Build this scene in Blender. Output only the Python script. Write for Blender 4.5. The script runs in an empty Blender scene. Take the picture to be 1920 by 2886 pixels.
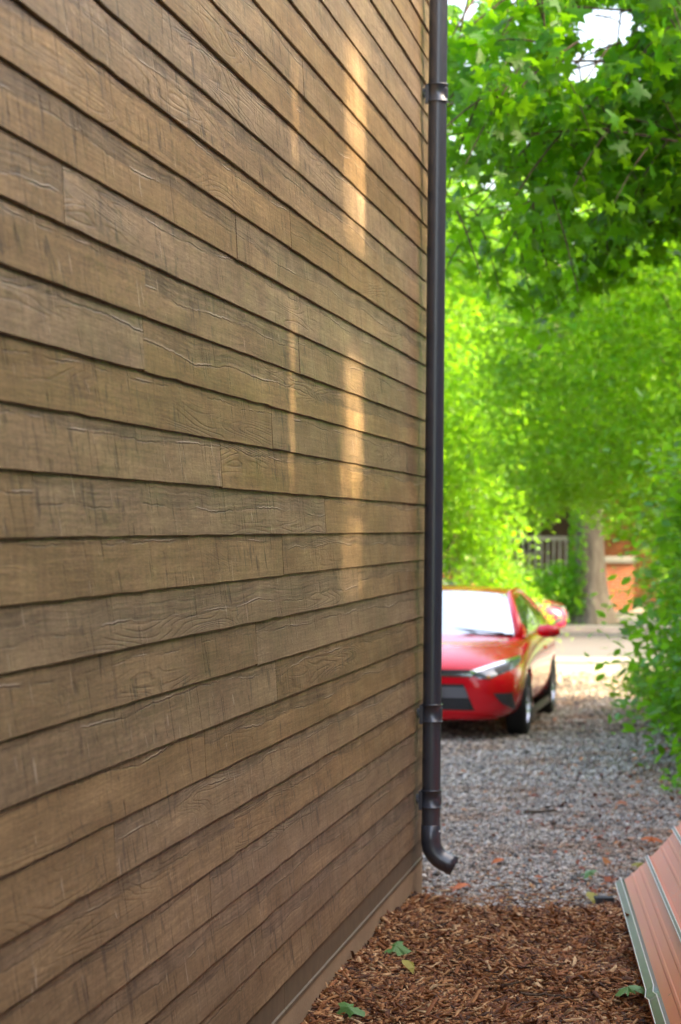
import bpy, bmesh, math, random
import numpy as np
from mathutils import Vector, Matrix
from mathutils.bvhtree import BVHTree
random.seed(7); rng = np.random.default_rng(11)
SC = bpy.context.scene
COL = SC.collection
R = math.radians

# ------------------------------------------------------------------ camera
CAMH = 2.0
cam_d = bpy.data.cameras.new('camera'); cam = bpy.data.objects.new('camera', cam_d); COL.objects.link(cam)
cam_d.sensor_fit = 'HORIZONTAL'; cam_d.sensor_width = 24.0; cam_d.lens = 85.0
cam_d.clip_start = 0.05; cam_d.clip_end = 2000
cam.matrix_world = Matrix.Translation((0, 0, CAMH)) @ Matrix.Rotation(R(90.3), 4, 'X') @ Matrix.Rotation(0.0095, 4, 'Z')
cam_d.dof.use_dof = True; cam_d.dof.focus_distance = 8.0; cam_d.dof.aperture_fstop = 4.4
SC.camera = cam

# ------------------------------------------------------------------ light
WA = math.atan(0.1553)                         # the house wall runs this far right of straight ahead
D = Vector((math.sin(WA), math.cos(WA), 0))    # along the wall, away
NV = Vector((math.cos(WA), -math.sin(WA), 0))  # out of the wall
SUN_EL = R(27)
sdir = NV * math.cos(SUN_EL) + Vector((0, 0, math.sin(SUN_EL)))
w = bpy.data.worlds.new('World'); SC.world = w; w.use_nodes = True
nt = w.node_tree; bg = nt.nodes['Background']
sky = nt.nodes.new('ShaderNodeTexSky'); sky.sky_type = 'NISHITA'; sky.sun_disc = False
sky.sun_elevation = SUN_EL; sky.sun_rotation = math.atan2(sdir.x, sdir.y)
sky.dust_density = 7.0; sky.air_density = 0.8; sky.ozone_density = 0.3
nt.links.new(sky.outputs[0], bg.inputs[0]); bg.inputs[1].default_value = 0.15
sd = bpy.data.lights.new('sun', 'SUN'); sun = bpy.data.objects.new('sun', sd); COL.objects.link(sun)
sd.energy = 2.0; sd.angle = R(1.4); sd.color = (1.0, 0.80, 0.55)
sun.rotation_euler = (-sdir).to_track_quat('-Z', 'Y').to_euler(); sun.location = (0, 0, 30)
vs = SC.view_settings
vs.view_transform = 'Standard'; vs.look = 'None'; vs.exposure = 3.05; vs.gamma = 1.0; vs.use_curve_mapping = False
vs.use_white_balance = True; vs.white_balance_temperature = 7100; vs.white_balance_tint = 10
SC.cycles.use_denoising = True; SC.cycles.max_bounces = 8; SC.cycles.transparent_max_bounces = 8
SC.cycles.caustics_reflective = False; SC.cycles.caustics_refractive = False
SC.cycles.sample_clamp_indirect = 6.0

# ------------------------------------------------------------------ helpers
def link(o, parent=None):
    COL.objects.link(o)
    if parent is not None: o.parent = parent
    return o
def tag(o, label=None, cat=None, group=None, kind=None):
    if label: o['label'] = label
    if cat: o['category'] = cat
    if group: o['group'] = group
    if kind: o['kind'] = kind
    return o
def empty(name, loc=(0, 0, 0), rz=0.0):
    o = bpy.data.objects.new(name, None); COL.objects.link(o)
    o.empty_display_size = 0.1; o.location = loc; o.rotation_euler = (0, 0, rz); return o
def mesh_obj(name, verts, faces, mat, parent=None, smooth=False):
    me = bpy.data.meshes.new(name); me.from_pydata([tuple(v) for v in verts], [], faces); me.update()
    if mat: me.materials.append(mat)
    if smooth: me.polygons.foreach_set('use_smooth', [True] * len(me.polygons))
    return link(bpy.data.objects.new(name, me), parent)
def np_mesh(name, V, F, mat, parent=None, smooth=False):
    """V (n,3) floats, F (m,k) ints"""
    me = bpy.data.meshes.new(name); m, k = F.shape
    me.vertices.add(len(V)); me.vertices.foreach_set('co', V.astype(np.float32).ravel())
    me.loops.add(m * k); me.loops.foreach_set('vertex_index', F.astype(np.int32).ravel())
    me.polygons.add(m); me.polygons.foreach_set('loop_start', np.arange(0, m * k, k, dtype=np.int32))
    me.polygons.foreach_set('loop_total', np.full(m, k, dtype=np.int32))
    if smooth: me.polygons.foreach_set('use_smooth', np.ones(m, dtype=bool))
    me.update(calc_edges=True); me.validate()
    if mat: me.materials.append(mat)
    return link(bpy.data.objects.new(name, me), parent)
class MB:
    def __init__(s): s.v = []; s.f = []
    def box(s, x0, x1, y0, y1, z0, z1):
        b = len(s.v)
        s.v += [(x, y, z) for z in (z0, z1) for y in (y0, y1) for x in (x0, x1)]
        s.f += [tuple(b + i for i in q) for q in ((0,2,3,1),(4,5,7,6),(0,1,5,4),(2,6,7,3),(0,4,6,2),(1,3,7,5))]
        return s
    def tube(s, pts, rad, n=10, cap=True):
        pts = [Vector(p) for p in pts]; b = len(s.v)
        if not hasattr(rad, '__len__'): rad = [rad] * len(pts)
        up = Vector((0.13, 0.21, 0.97)); px = None
        for i, p in enumerate(pts):
            t = (pts[min(i + 1, len(pts) - 1)] - pts[max(i - 1, 0)]).normalized()
            if px is None: px = t.orthogonal().normalized() if abs(t.dot(up)) > .95 else t.cross(up).normalized()
            px = (px - t * px.dot(t)).normalized(); py = t.cross(px)
            for k in range(n):
                a = 2 * math.pi * k / n
                s.v.append(tuple(p + (px * math.cos(a) + py * math.sin(a)) * rad[i]))
        for i in range(len(pts) - 1):
            for k in range(n):
                k2 = (k + 1) % n
                s.f.append((b + i*n + k, b + i*n + k2, b + (i+1)*n + k2, b + (i+1)*n + k))
        if cap:
            s.f.append(tuple(b + k for k in range(n))[::-1]); s.f.append(tuple(b + (len(pts)-1)*n + k for k in range(n)))
        return s
    def lathe(s, prof, n=32, axis='Z', c=(0, 0, 0)):
        b = len(s.v)
        for r, h in prof:
            for k in range(n):
                a = 2 * math.pi * k / n; q = (r*math.cos(a), r*math.sin(a), h)
                if axis == 'Y': q = (q[0], q[2], q[1])
                s.v.append((q[0]+c[0], q[1]+c[1], q[2]+c[2]))
        for i in range(len(prof) - 1):
            for k in range(n):
                k2 = (k + 1) % n
                s.f.append((b+i*n+k, b+i*n+k2, b+(i+1)*n+k2, b+(i+1)*n+k))
        return s
    def grid(s, fn, nu, nv):
        b = len(s.v)
        for i in range(nu + 1):
            for j in range(nv + 1): s.v.append(tuple(fn(i / nu, j / nv)))
        for i in range(nu):
            for j in range(nv):
                a = b + i*(nv+1) + j; s.f.append((a, a + nv + 1, a + nv + 2, a + 1))
        return s
    def build(s, name, mat, parent=None, smooth=False): return mesh_obj(name, s.v, s.f, mat, parent, smooth)
def bevel(o, wd=0.004, seg=2):
    m = o.modifiers.new('bevel', 'BEVEL'); m.width = wd; m.segments = seg; m.limit_method = 'ANGLE'; m.angle_limit = R(40); return o

# ------------------------------------------------------------------ materials
class NT:
    def __init__(s, name):
        s.m = bpy.data.materials.new(name); s.m.use_nodes = True; s.t = s.m.node_tree
        s.b = s.t.nodes['Principled BSDF']; s.out = s.t.nodes['Material Output']
    def n(s, typ, ins=None, **props):
        nd = s.t.nodes.new('ShaderNode' + typ)
        for k, v in props.items(): setattr(nd, k, v)
        for k, v in (ins or {}).items(): s.set(nd.inputs[k], v)
        return nd
    def set(s, sock, v):
        if isinstance(v, bpy.types.NodeSocket): s.t.links.new(v, sock)
        elif isinstance(v, bpy.types.Node): s.t.links.new(v.outputs[0], sock)
        else: sock.default_value = v
    def P(s, **kw):
        for k, v in kw.items(): s.set(s.b.inputs[k.replace('_', ' ')], v)
        return s
    def math(s, op, a, b=0.0, c=0.0, clamp=False):
        nd = s.n('Math', operation=op, use_clamp=clamp); s.set(nd.inputs[0], a); s.set(nd.inputs[1], b)
        if op in ('MULTIPLY_ADD', 'SMOOTH_MIN', 'COMPARE'): s.set(nd.inputs[2], c)
        return nd.outputs[0]
    def obj(s): return s.n('TexCoord').outputs['Object']
    def geo(s): return s.n('NewGeometry')
    def scale(s, v, sc): return s.n('VectorMath', {0: v, 1: sc}, operation='MULTIPLY').outputs[0]
    def noise(s, v, sc=1.0, det=2.0, rough=0.5, dist=0.0):
        return s.n('TexNoise', {'Vector': v, 'Scale': sc, 'Detail': det, 'Roughness': rough, 'Distortion': dist}).outputs['Fac']
    def ramp(s, f, stops, interp='LINEAR'):
        nd = s.n('ValToRGB', {0: f}); cr = nd.color_ramp; cr.interpolation = interp
        while len(cr.elements) < len(stops): cr.elements.new(0.5)
        for e, (p, c) in zip(cr.elements, stops):
            e.position = p; e.color = (c, c, c, 1) if not hasattr(c, '__len__') else (*c, 1)
        return nd.outputs[0]
    def mr(s, f, a, b, c=0.0, d=1.0, interp='LINEAR'):
        return s.n('MapRange', {0: f, 1: a, 2: b, 3: c, 4: d}, interpolation_type=interp).outputs[0]
    def mix(s, f, a, b, blend='MIX'):
        nd = s.n('Mix', data_type='RGBA', blend_type=blend)
        s.set(nd.inputs[0], f)
        for i, v in ((6, a), (7, b)):
            s.set(nd.inputs[i], (*v, 1) if isinstance(v, tuple) and len(v) == 3 else v)
        return nd.outputs[2]
    def bump(s, h, strength=0.5, dist=0.01):
        return s.n('Bump', {'Height': h, 'Strength': strength, 'Distance': dist}).outputs[0]
def plain(name, col, rough=0.5, metal=0.0, var=0.0, scale=8.0, **kw):
    t = NT(name)
    if var:
        f = t.noise(t.obj(), scale, 4)
        t.P(Base_Color=t.mix(f, tuple(c*(1-var) for c in col), tuple(min(1, c*(1+var)) for c in col)))
    else: t.P(Base_Color=(*col, 1))
    t.P(Roughness=rough, Metallic=metal, **kw); return t.m

def wood_material():
    t = NT('stained_rough_sawn_wood')
    rnd = t.n('ObjectInfo').outputs['Random']
    off = t.n('CombineXYZ', {0: t.math('MULTIPLY', rnd, 61.0), 1: t.math('MULTIPLY', rnd, 17.0), 2: t.math('MULTIPLY', rnd, 43.0)})
    O = t.obj(); P = t.n('VectorMath', {0: O, 1: off}, operation='ADD').outputs[0]
    rnd2 = t.math('FRACT', t.math('MULTIPLY', rnd, 37.31)); rnd3 = t.math('FRACT', t.math('MULTIPLY', rnd, 91.7)); rnd4 = t.math('FRACT', t.math('MULTIPLY', rnd, 213.7))
    z = t.n('SeparateXYZ', {0: O}).outputs[2]; x = t.n('SeparateXYZ', {0: P}).outputs[0]
    line = lambda sx, det, r=.5: t.noise(t.n('CombineXYZ', {0: t.math('MULTIPLY', x, sx), 1: t.math('MULTIPLY', rnd, 9.0), 2: 0.0}), 1.0, det, r)
    # the wandering line that parts grey grainy wood above from smooth tan wood below
    zr = t.math('ADD', t.math('MULTIPLY_ADD', rnd2, 0.075, 0.005), t.math('MULTIPLY', line(1.1, 2.0), 0.085))
    zr = t.math('MULTIPLY_ADD', line(17.0, 4.0, .65), 0.016, zr)
    dz = t.math('SUBTRACT', z, zr)
    upper = t.mr(dz, -0.006, 0.007, interp='SMOOTHSTEP')
    ridge = t.mr(t.math('ABSOLUTE', t.math('ADD', dz, 0.0005)), 0.0006, 0.0030, 1.0, 0.0)
    ridge = t.math('MULTIPLY', ridge, t.mr(t.noise(t.scale(P, (5, 1, 9)), 1.0, 3.0), 0.44, 0.60))
    pale = t.mr(t.math('ABSOLUTE', t.math('SUBTRACT', dz, 0.0045)), 0.0004, 0.0026, 1.0, 0.0)
    pale = t.math('MULTIPLY', pale, t.mr(t.noise(t.scale(P, (2.6, 1, 5)), 1.0, 3.0), 0.53, 0.62))
    # flat-sawn figure: contour lines of a stretched noise, only in places
    n1 = t.noise(t.scale(P, (0.75, 1.0, 8.5)), 1.0, 1.5, 0.45, 0.25)
    lines = t.math('MULTIPLY', t.math('ABSOLUTE', t.math('SUBTRACT', t.math('FRACT', t.math('MULTIPLY', n1, 24.0)), 0.5)), 2.0)
    zone = t.mr(t.noise(t.scale(P, (0.5, 1, 6.0)), 1.0, 1.0), 0.53, 0.70, interp='SMOOTHSTEP')
    groove = t.math('MULTIPLY', t.mr(lines, 0.0, 0.45, 1.0, 0.0, 'SMOOTHSTEP'), zone)
    crest = t.math('MULTIPLY', t.mr(lines, 0.62, 0.95, 0.0, 1.0), zone)
    fine = t.noise(t.scale(P, (2.2, 1, 130.0)), 1.0, 4.0, 0.65)
    grain = t.noise(t.scale(t.n('CombineXYZ', {0: x, 1: rnd, 2: dz}), (1.6, 1, 95.0)), 1.0, 2.5, 0.55, 0.2)
    saw = t.noise(t.scale(P, (34.0, 1, 9.0)), 1.0, 3.0, 0.6)
    speck = t.noise(t.scale(P, (30.0, 1, 170.0)), 1.0, 3.0)
    blotch = t.noise(t.scale(P, (1.3, 1, 7.0)), 1.0, 4.0, 0.55)
    cloud = t.noise(t.scale(P, (5.0, 1, 9.0)), 1.0, 3.0, 0.55)
    # upright dark smudges and knocks
    sh = t.n('CombineXYZ', {0: t.math('MULTIPLY_ADD', z, 0.35, x), 1: rnd3, 2: z})
    st = t.mr(t.noise(t.scale(sh, (21.0, 1, 9.0)), 1.0, 3.5, 0.6, 0.25), 0.57, 0.67, interp='SMOOTHSTEP')
    st = t.math('MULTIPLY', st, t.mr(t.noise(t.scale(P, (1.2, 1, 0.4)), 1.0, 1.0), 0.36, 0.58))
    lin = t.mr(t.noise(t.scale(sh, (44.0, 1, 4.0)), 1.0, 2.0, 0.5, 0.15), 0.61, 0.67)
    lin = t.math('MULTIPLY', lin, t.mr(t.noise(t.scale(P, (3.0, 1, 15)), 1.0, 1.5), 0.42, 0.58))
    sc = t.mr(t.noise(t.scale(sh, (40.0, 1, 9.0)), 1.0, 2.0, 0.5, 0.3), 0.68, 0.73)
    c = t.mix(t.mr(blotch, 0.32, 0.68), (0.222, 0.148, 0.078), (0.350, 0.240, 0.130))
    up = t.mix(t.mr(cloud, .35, .65), (0.150, 0.107, 0.067), (0.270, 0.193, 0.120))
    c = t.mix(t.math('MULTIPLY', upper, t.mr(rnd4, 0.2, 0.5, 0.25, 0.85)), c, up)
    gr = t.ramp(grain, [(0.36, 0.52), (0.50, 1.0), (0.66, 1.22)])
    c = t.mix(t.math('MULTIPLY_ADD', upper, 0.40, 0.28), c, t.mix(1.0, c, gr, 'MULTIPLY'))
    c = t.mix(t.math('MULTIPLY', groove, 0.30), c, t.mix(1.0, c, (0.40, 0.37, 0.34), 'MULTIPLY'))
    c = t.mix(t.math('MULTIPLY', crest, 0.22), c, (0.42, 0.30, 0.18))
    c = t.mix(1.0, c, t.ramp(fine, [(0.3, 0.74), (0.7, 1.18)]), 'MULTIPLY')
    c = t.mix(1.0, c, t.ramp(saw, [(0.3, 0.86), (0.7, 1.12)]), 'MULTIPLY')
    c = t.mix(1.0, c, t.ramp(speck, [(0.3, 0.78), (0.65, 1.13)]), 'MULTIPLY')
    c = t.mix(t.math('MULTIPLY', st, 0.62), c, (0.042, 0.034, 0.031))
    c = t.mix(t.math('MULTIPLY', lin, 0.45), c, (0.045, 0.034, 0.028))
    c = t.mix(t.math('MULTIPLY', ridge, 0.55), c, (0.06, 0.046, 0.036))
    c = t.mix(t.math('MULTIPLY', t.math('MAXIMUM', pale, t.math('MULTIPLY', sc, .8)), 0.72), c, (0.52, 0.42, 0.31))
    hs = t.n('HueSaturation', {'Hue': 0.5, 'Saturation': t.math('MULTIPLY_ADD', rnd3, 0.22, 0.86), 'Value': t.math('MULTIPLY_ADD', rnd4, 0.24, 0.88), 'Color': c})
    h = t.math('MULTIPLY', groove, -0.28)
    h = t.math('MULTIPLY_ADD', fine, 0.20, h)
    h = t.math('MULTIPLY_ADD', t.math('MULTIPLY', grain, upper), 0.55, h)
    h = t.math('MULTIPLY_ADD', saw, 0.25, h)
    h = t.math('MULTIPLY_ADD', speck, 0.18, h)
    h = t.math('MULTIPLY_ADD', ridge, -0.35, h)
    h = t.math('MULTIPLY_ADD', pale, 0.5, h)
    h = t.math('MULTIPLY_ADD', upper, -0.22, h)
    h = t.math('MULTIPLY_ADD', sc, 0.6, h)
    h = t.math('MULTIPLY_ADD', lin, -0.45, h)
    h = t.math('MULTIPLY_ADD', cloud, 0.5, h)
    t.P(Base_Color=hs.outputs[0], Roughness=t.mr(cloud, 0.3, 0.7, 0.52, 0.40), Normal=t.bump(h, 0.8, 0.0038))
    t.b.inputs['Specular IOR Level'].default_value = 0.5
    return t.m
def leaf_material(name, col, trans, rough=0.45, hue=0.03, val=0.5):
    t = NT(name)
    ri = t.geo().outputs['Random Per Island']
    c = t.n('HueSaturation', {'Hue': t.mr(ri, 0, 1, 0.5 - hue, 0.5 + hue * .6), 'Saturation': 1.0, 'Value': t.mr(t.math('FRACT', t.math('MULTIPLY', ri, 17.3)), 0, 1, 1 - val, 1 + val * .6), 'Color': (*col, 1)}).outputs[0]
    t.P(Base_Color=c, Roughness=rough)
    t.b.inputs['Specular IOR Level'].default_value = 0.35
    tr = t.n('BsdfTranslucent', {'Color': t.n('HueSaturation', {'Hue': 0.5, 'Saturation': 1.0, 'Value': t.mr(ri, 0, 1, 0.75, 1.2), 'Color': (*trans, 1)}).outputs[0]})
    mx = t.n('MixShader', {0: 0.45, 1: t.b.outputs[0], 2: tr.outputs[0]})
    t.t.links.new(mx.outputs[0], t.out.inputs[0]); return t.m
def island_material(name, stops, rough=0.8, bump=0.0):
    t = NT(name); ri = t.geo().outputs['Random Per Island']
    c = t.ramp(ri, stops)
    c = t.mix(1.0, c, t.ramp(t.noise(t.obj(), 90.0, 3), [(0.3, 0.75), (0.7, 1.2)]), 'MULTIPLY')
    t.P(Base_Color=c, Roughness=rough); return t.m
def bark_material(name, a, b):
    t = NT(name); P = t.obj()
    f = t.noise(t.scale(P, (9, 9, 1.6)), 1.0, 5, 0.65, 0.6)
    t.P(Base_Color=t.mix(t.mr(f, .3, .7), a, b), Roughness=0.9, Normal=t.bump(f, 0.9, 0.05)); return t.m
def brick_material(name, c1, c2, mortar):
    t = NT(name); P = t.obj()
    sx = t.n('SeparateXYZ', {0: P})
    v = t.n('CombineXYZ', {0: t.math('ADD', sx.outputs[0], sx.outputs[1]), 1: sx.outputs[2], 2: 0.0})
    br = t.n('TexBrick', {'Vector': v, 'Color1': (*c1, 1), 'Color2': (*c2, 1), 'Mortar': (*mortar, 1), 'Scale': 1.0, 'Mortar Size': 0.006, 'Brick Width': 0.22, 'Row Height': 0.075})
    t.P(Base_Color=br.outputs[0], Roughness=0.85, Normal=t.bump(br.outputs[1], -0.4, 0.006)); return t.m

M = {}
M['wood'] = wood_material()
M['plinth'] = None
def concrete(name, col, sc=3.0, var=.25, bumpd=.004):
    t = NT(name); P = t.obj()
    f = t.noise(P, sc, 6, 0.6); g = t.noise(P, sc * 40, 3)
    c = t.mix(t.mr(f, .3, .7), tuple(x*(1-var) for x in col), tuple(min(1, x*(1+var)) for x in col))
    c = t.mix(1.0, c, t.ramp(g, [(0.3, 0.88), (0.7, 1.08)]), 'MULTIPLY')
    t.P(Base_Color=c, Roughness=.85, Normal=t.bump(g, .4, bumpd)); return t.m
M['plinth'] = concrete('tan_painted_concrete', (0.38, 0.28, 0.17), 2.2, .15, .002)
M['flash'] = plain('weathered_grey_metal', (0.165, 0.125, 0.078), 0.65, 0.05, .35, 14)
M['pipe'] = plain('charcoal_painted_metal', (0.030, 0.043, 0.064), 0.32, 0.0, .06, 30)
_pb = M['pipe'].node_tree.nodes['Principled BSDF']; _pb.inputs['Specular IOR Level'].default_value = 0.9
_pb.inputs['Coat Weight'].default_value = 0.7; _pb.inputs['Coat Roughness'].default_value = 0.22
M['screw'] = plain('bright_screw', (0.7, 0.7, 0.72), 0.3, 1.0)
M['gravel'] = concrete('grey_gravel_bed', (0.29, 0.25, 0.215), 5, .35, .02)
M['stone'] = island_material('crushed_stone', [(0.0, (0.08, 0.071, 0.064)), (0.3, (0.25, 0.212, 0.175)), (0.65, (0.45, 0.39, 0.32)), (0.9, (0.72, 0.64, 0.54)), (0.97, (0.30, 0.17, 0.11)), (1.0, (0.75, 0.73, 0.7))], 0.55)
_t = [nd for nd in M['stone'].node_tree.nodes if nd.type == 'BSDF_PRINCIPLED'][0]; _nt = M['stone'].node_tree
_src = _t.inputs['Base Color'].links[0].from_socket
_w = NT.__new__(NT); _w.m = M['stone']; _w.t = _nt; _w.b = _t
_w.P(Base_Color=_w.mix(_w.mr(_w.noise(_w.obj(), 1.3, 5, .6), .48, .66), _src, _w.mix(1.0, _src, (.80, .58, .42), 'MULTIPLY')))
M['chip'] = island_material('shredded_bark', [(0.0, (0.05, 0.021, 0.009)), (0.3, (0.18, 0.060, 0.019)), (0.6, (0.32, 0.122, 0.038)), (0.85, (0.48, 0.240, 0.09)), (1.0, (0.72, 0.50, 0.27))], 0.8)
M['soil'] = concrete('dark_mulch_bed', (0.075, 0.035, 0.016), 9, .5, .02)
M['earth'] = concrete('earth', (0.10, 0.085, 0.05), .8, .4, .03)
M['lawn'] = concrete('lawn_green', (0.06, 0.13, 0.025), 1.5, .4, .03)
M['asphalt'] = concrete('worn_asphalt', (0.090, 0.087, 0.090), .6, .15, .006)
M['pave'] = concrete('pale_concrete', (0.23, 0.215, 0.20), .8, .12, .004)
M['kerb'] = concrete('kerb_concrete', (0.34, 0.30, 0.26), 1.5, .2, .004)
M['bark'] = bark_material('grey_bark', (0.07, 0.056, 0.04), (0.25, 0.205, 0.155))
M['bark2'] = bark_material('brown_bark', (0.05, 0.035, 0.02), (0.16, 0.11, 0.07))
M['maple'] = leaf_material('maple_leaf', (0.055, 0.19, 0.012), (0.30, 0.72, 0.014), .42, .025, .35)
M['lime'] = leaf_material('bright_tree_leaf', (0.10, 0.26, 0.018), (0.30, 0.62, 0.02), .5, .03, .4)
M['fine'] = leaf_material('fine_leaf', (0.095, 0.25, 0.012), (0.30, 0.64, 0.016), .5, .04, .45)
M['creep'] = leaf_material('creeper_leaf', (0.095, 0.29, 0.02), (0.32, 0.70, 0.022), .4, .035, .4)
M['far'] = leaf_material('far_tree_leaf', (0.10, 0.25, 0.035), (0.28, 0.58, 0.05), .55, .03, .4)

# ------------------------------------------------------------------ camera-ray arithmetic used for measuring positions off the photograph
F = 6800.0
def hz(x): return 1479 + 0.0095 * (x - 960)
def ground_at(px, py, z=0.0):
    """photo pixel -> point at height z"""
    px2 = px + 0.0095 * (py - 1479); drop = py - hz(px)
    Y = (CAMH - z) * F / drop
    return Vector(((px2 - 960) / F * Y, Y, z))
def at_depth(px, py, Y):
    px2 = px + 0.0095 * (py - 1479)
    return Vector(((px2 - 960) / F * Y, Y, CAMH - (py - hz(px)) / F * Y))

# ------------------------------------------------------------------ the setting: ground, drive, street
def sheet(name, x0, x1, y0, y1, z, mat, kind='structure', nx=1, ny=1):
    o = MB().grid(lambda u, v: (x0 + (x1-x0)*u, y0 + (y1-y0)*v, z), nx, ny).build(name, mat)
    # faces wound downward are flipped
    if o.data.polygons[0].normal.z < 0: o.data.flip_normals()
    o['kind'] = kind; return o
g = sheet('ground', -300, 300, -60, 600, -0.03, M['lawn'])
sheet('gravel_drive', -7.0, 5.2, 11.2, 35.4, 0.0, M['gravel'])
sheet('soil_border', 2.75, 6.2, 8.0, 26.0, 0.004, M['earth'])
k = MB().box(-60, 60, 35.2, 36.6, -0.05, 0.03).build('near_footpath', M['pave']); k['kind'] = 'structure'
sheet('road', -90, 90, 36.6, 45.6, 0.0, M['asphalt'])
sheet('far_driveway', 5.5, 9.5, 46.1, 58, 0.13, M['pave'])
sheet('far_lawn', -60, 60, 46.1, 160, 0.10, M['lawn'])
k = MB().box(-60, 60, 45.6, 46.1, -0.02, 0.125).build('kerb', M['kerb']); k['kind'] = 'structure'; bevel(k, .02)

# mulch mound: height field
def sstep(a, b, x):
    tt = np.clip((x - a) / (b - a), 0, 1); return tt * tt * (3 - 2 * tt)
_ph = rng.uniform(0, 6.28, (10,)); _fr = rng.uniform(1.2, 7.0, (10, 2)) * rng.choice([-1, 1], (10, 2))
def mulch_h(X, Y):
    X = np.asarray(X, float); Y = np.asarray(Y, float)
    ns = sum(np.sin(_fr[i, 0] * X + _fr[i, 1] * Y + _ph[i]) for i in range(10)) * 0.0075
    edge = 12.40 + 0.12 * np.sin(4.1 * X + 1) + 0.08 * np.sin(9.3 * X) + 0.04 * np.sin(23 * X + 2)
    wl = X - (0.43 + 0.1553 * (Y - 12.43))        # distance from the wall
    lip = sstep(0.0, 1.15, edge - Y) * 0.10 + sstep(0.0, 0.12, edge - Y) * 0.055
    hole = -0.06 * np.exp(-(((X - 0.93) / 0.16) ** 2 + ((Y - 12.28) / 0.12) ** 2))
    return lip + (ns + hole + 0.045 * np.exp(-np.maximum(wl, 0) / 0.35)) * sstep(0.0, 0.3, edge - Y) - 0.02 * sstep(0.0, 0.2, Y - edge)
nx, ny = 90, 160
o = MB().grid(lambda u, v: (-2.4 + 6.2*u, 3.0 + 9.75*v, 0), nx, ny).build('mulch_bed', M['soil'], smooth=True)
co = np.zeros(len(o.data.vertices) * 3); o.data.vertices.foreach_get('co', co); co = co.reshape(-1, 3)
co[:, 2] = mulch_h(co[:, 0], co[:, 1]); o.data.vertices.foreach_set('co', co.ravel()); o.data.update()
if o.data.polygons[0].normal.z < 0: o.data.flip_normals()
o['kind'] = 'structure'

def rot_mats(n, tilt=None, hang=None):
    """random rotations (n,3,3): spin about z then tilt"""
    a = rng.uniform(0, 2*np.pi, n); b = rng.normal(0, tilt, n) if tilt is not None else np.arccos(rng.uniform(-1, 1, n)); c = rng.uniform(0, 2*np.pi, n)
    if hang is not None: b = rng.normal(hang, tilt, n); c = rng.normal(np.pi, .7, n)
    ca, sa, cb, sb, cc, s_c = np.cos(a), np.sin(a), np.cos(b), np.sin(b), np.cos(c), np.sin(c)
    Z = np.zeros(n); O = np.ones(n)
    Rz = np.stack([np.stack([ca, -sa, Z], -1), np.stack([sa, ca, Z], -1), np.stack([Z, Z, O], -1)], 1)
    Rx = np.stack([np.stack([O, Z, Z], -1), np.stack([Z, cb, -sb], -1), np.stack([Z, sb, cb], -1)], 1)
    Rc = np.stack([np.stack([cc, -s_c, Z], -1), np.stack([s_c, cc, Z], -1), np.stack([Z, Z, O], -1)], 1)
    return Rz @ Rx @ Rc
def scatter(name, C, S, tpl, faces, mat, parent=None, tilt=None, jitter=0.0, smooth=False, hang=None):
    """C (n,3) centres, S (n,3) or (n,) sizes, tpl (k,3)"""
    n = len(C); k = len(tpl); S = np.asarray(S, float)
    if S.ndim == 1: S = np.repeat(S[:, None], 3, 1)
    T = np.repeat(np.asarray(tpl, float)[None], n, 0)
    if jitter: T = T * (1 + rng.uniform(-jitter, jitter, T.shape))
    T = T * S[:, None, :]
    V = np.einsum('nij,nkj->nki', rot_mats(n, tilt, hang), T) + C[:, None, :]
    fa = np.asarray(faces); Fa = (fa[None] + (np.arange(n) * k)[:, None, None]).reshape(-1, fa.shape[1])
    return np_mesh(name, V.reshape(-1, 3), Fa, mat, parent, smooth)
OCT = [(1,0,0),(-1,0,0),(0,1,0),(0,-1,0),(0,0,1),(0,0,-1)]
OCTF = [(0,2,4),(2,1,4),(1,3,4),(3,0,4),(2,0,5),(1,2,5),(3,1,5),(0,3,5)]
BOXV = [(x, y, z) for z in (-.5, .5) for y in (-.5, .5) for x in (-.5, .5)]
BOXF = [(0,2,3,1),(4,5,7,6),(0,1,5,4),(2,6,7,3),(0,4,6,2),(1,3,7,5)]

# crushed stone on the drive
def gravel_pts(n, y0, y1):
    Y = rng.uniform(y0, y1, n); X = rng.uniform(0.015 * Y - 0.1, np.minimum(0.15 * Y + 0.35, 4.6), n); return X, Y
X, Y = gravel_pts(120000, 11.9, 19.0)
m = mulch_h(X, Y) < 0.02; X, Y = X[m], Y[m]
s = rng.lognormal(math.log(0.0085), 0.38, len(X))
S = np.stack([s * rng.uniform(.9, 1.5, len(X)), s, s * rng.uniform(.5, .85, len(X))], 1)
st = scatter('loose_gravel', np.stack([X, Y, s * rng.uniform(.0, .7, len(X))], 1), S, OCT, OCTF, M['stone'], tilt=.45, jitter=.32)
tag(st, 'grey crushed stone spread over the drive', 'gravel', kind='stuff')
X, Y = gravel_pts(75000, 19.0, 33.0)
s = rng.lognormal(math.log(0.015), 0.3, len(X))
S = np.stack([s * rng.uniform(.9, 1.5, len(X)), s, s * rng.uniform(.5, .8, len(X))], 1)
st = scatter('loose_gravel', np.stack([X, Y, s * rng.uniform(-.2, .5, len(X))], 1), S, OCT, OCTF, M['stone'], tilt=.45, jitter=.32)
tag(st, 'grey crushed stone around the parked cars', 'gravel', kind='stuff')

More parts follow.
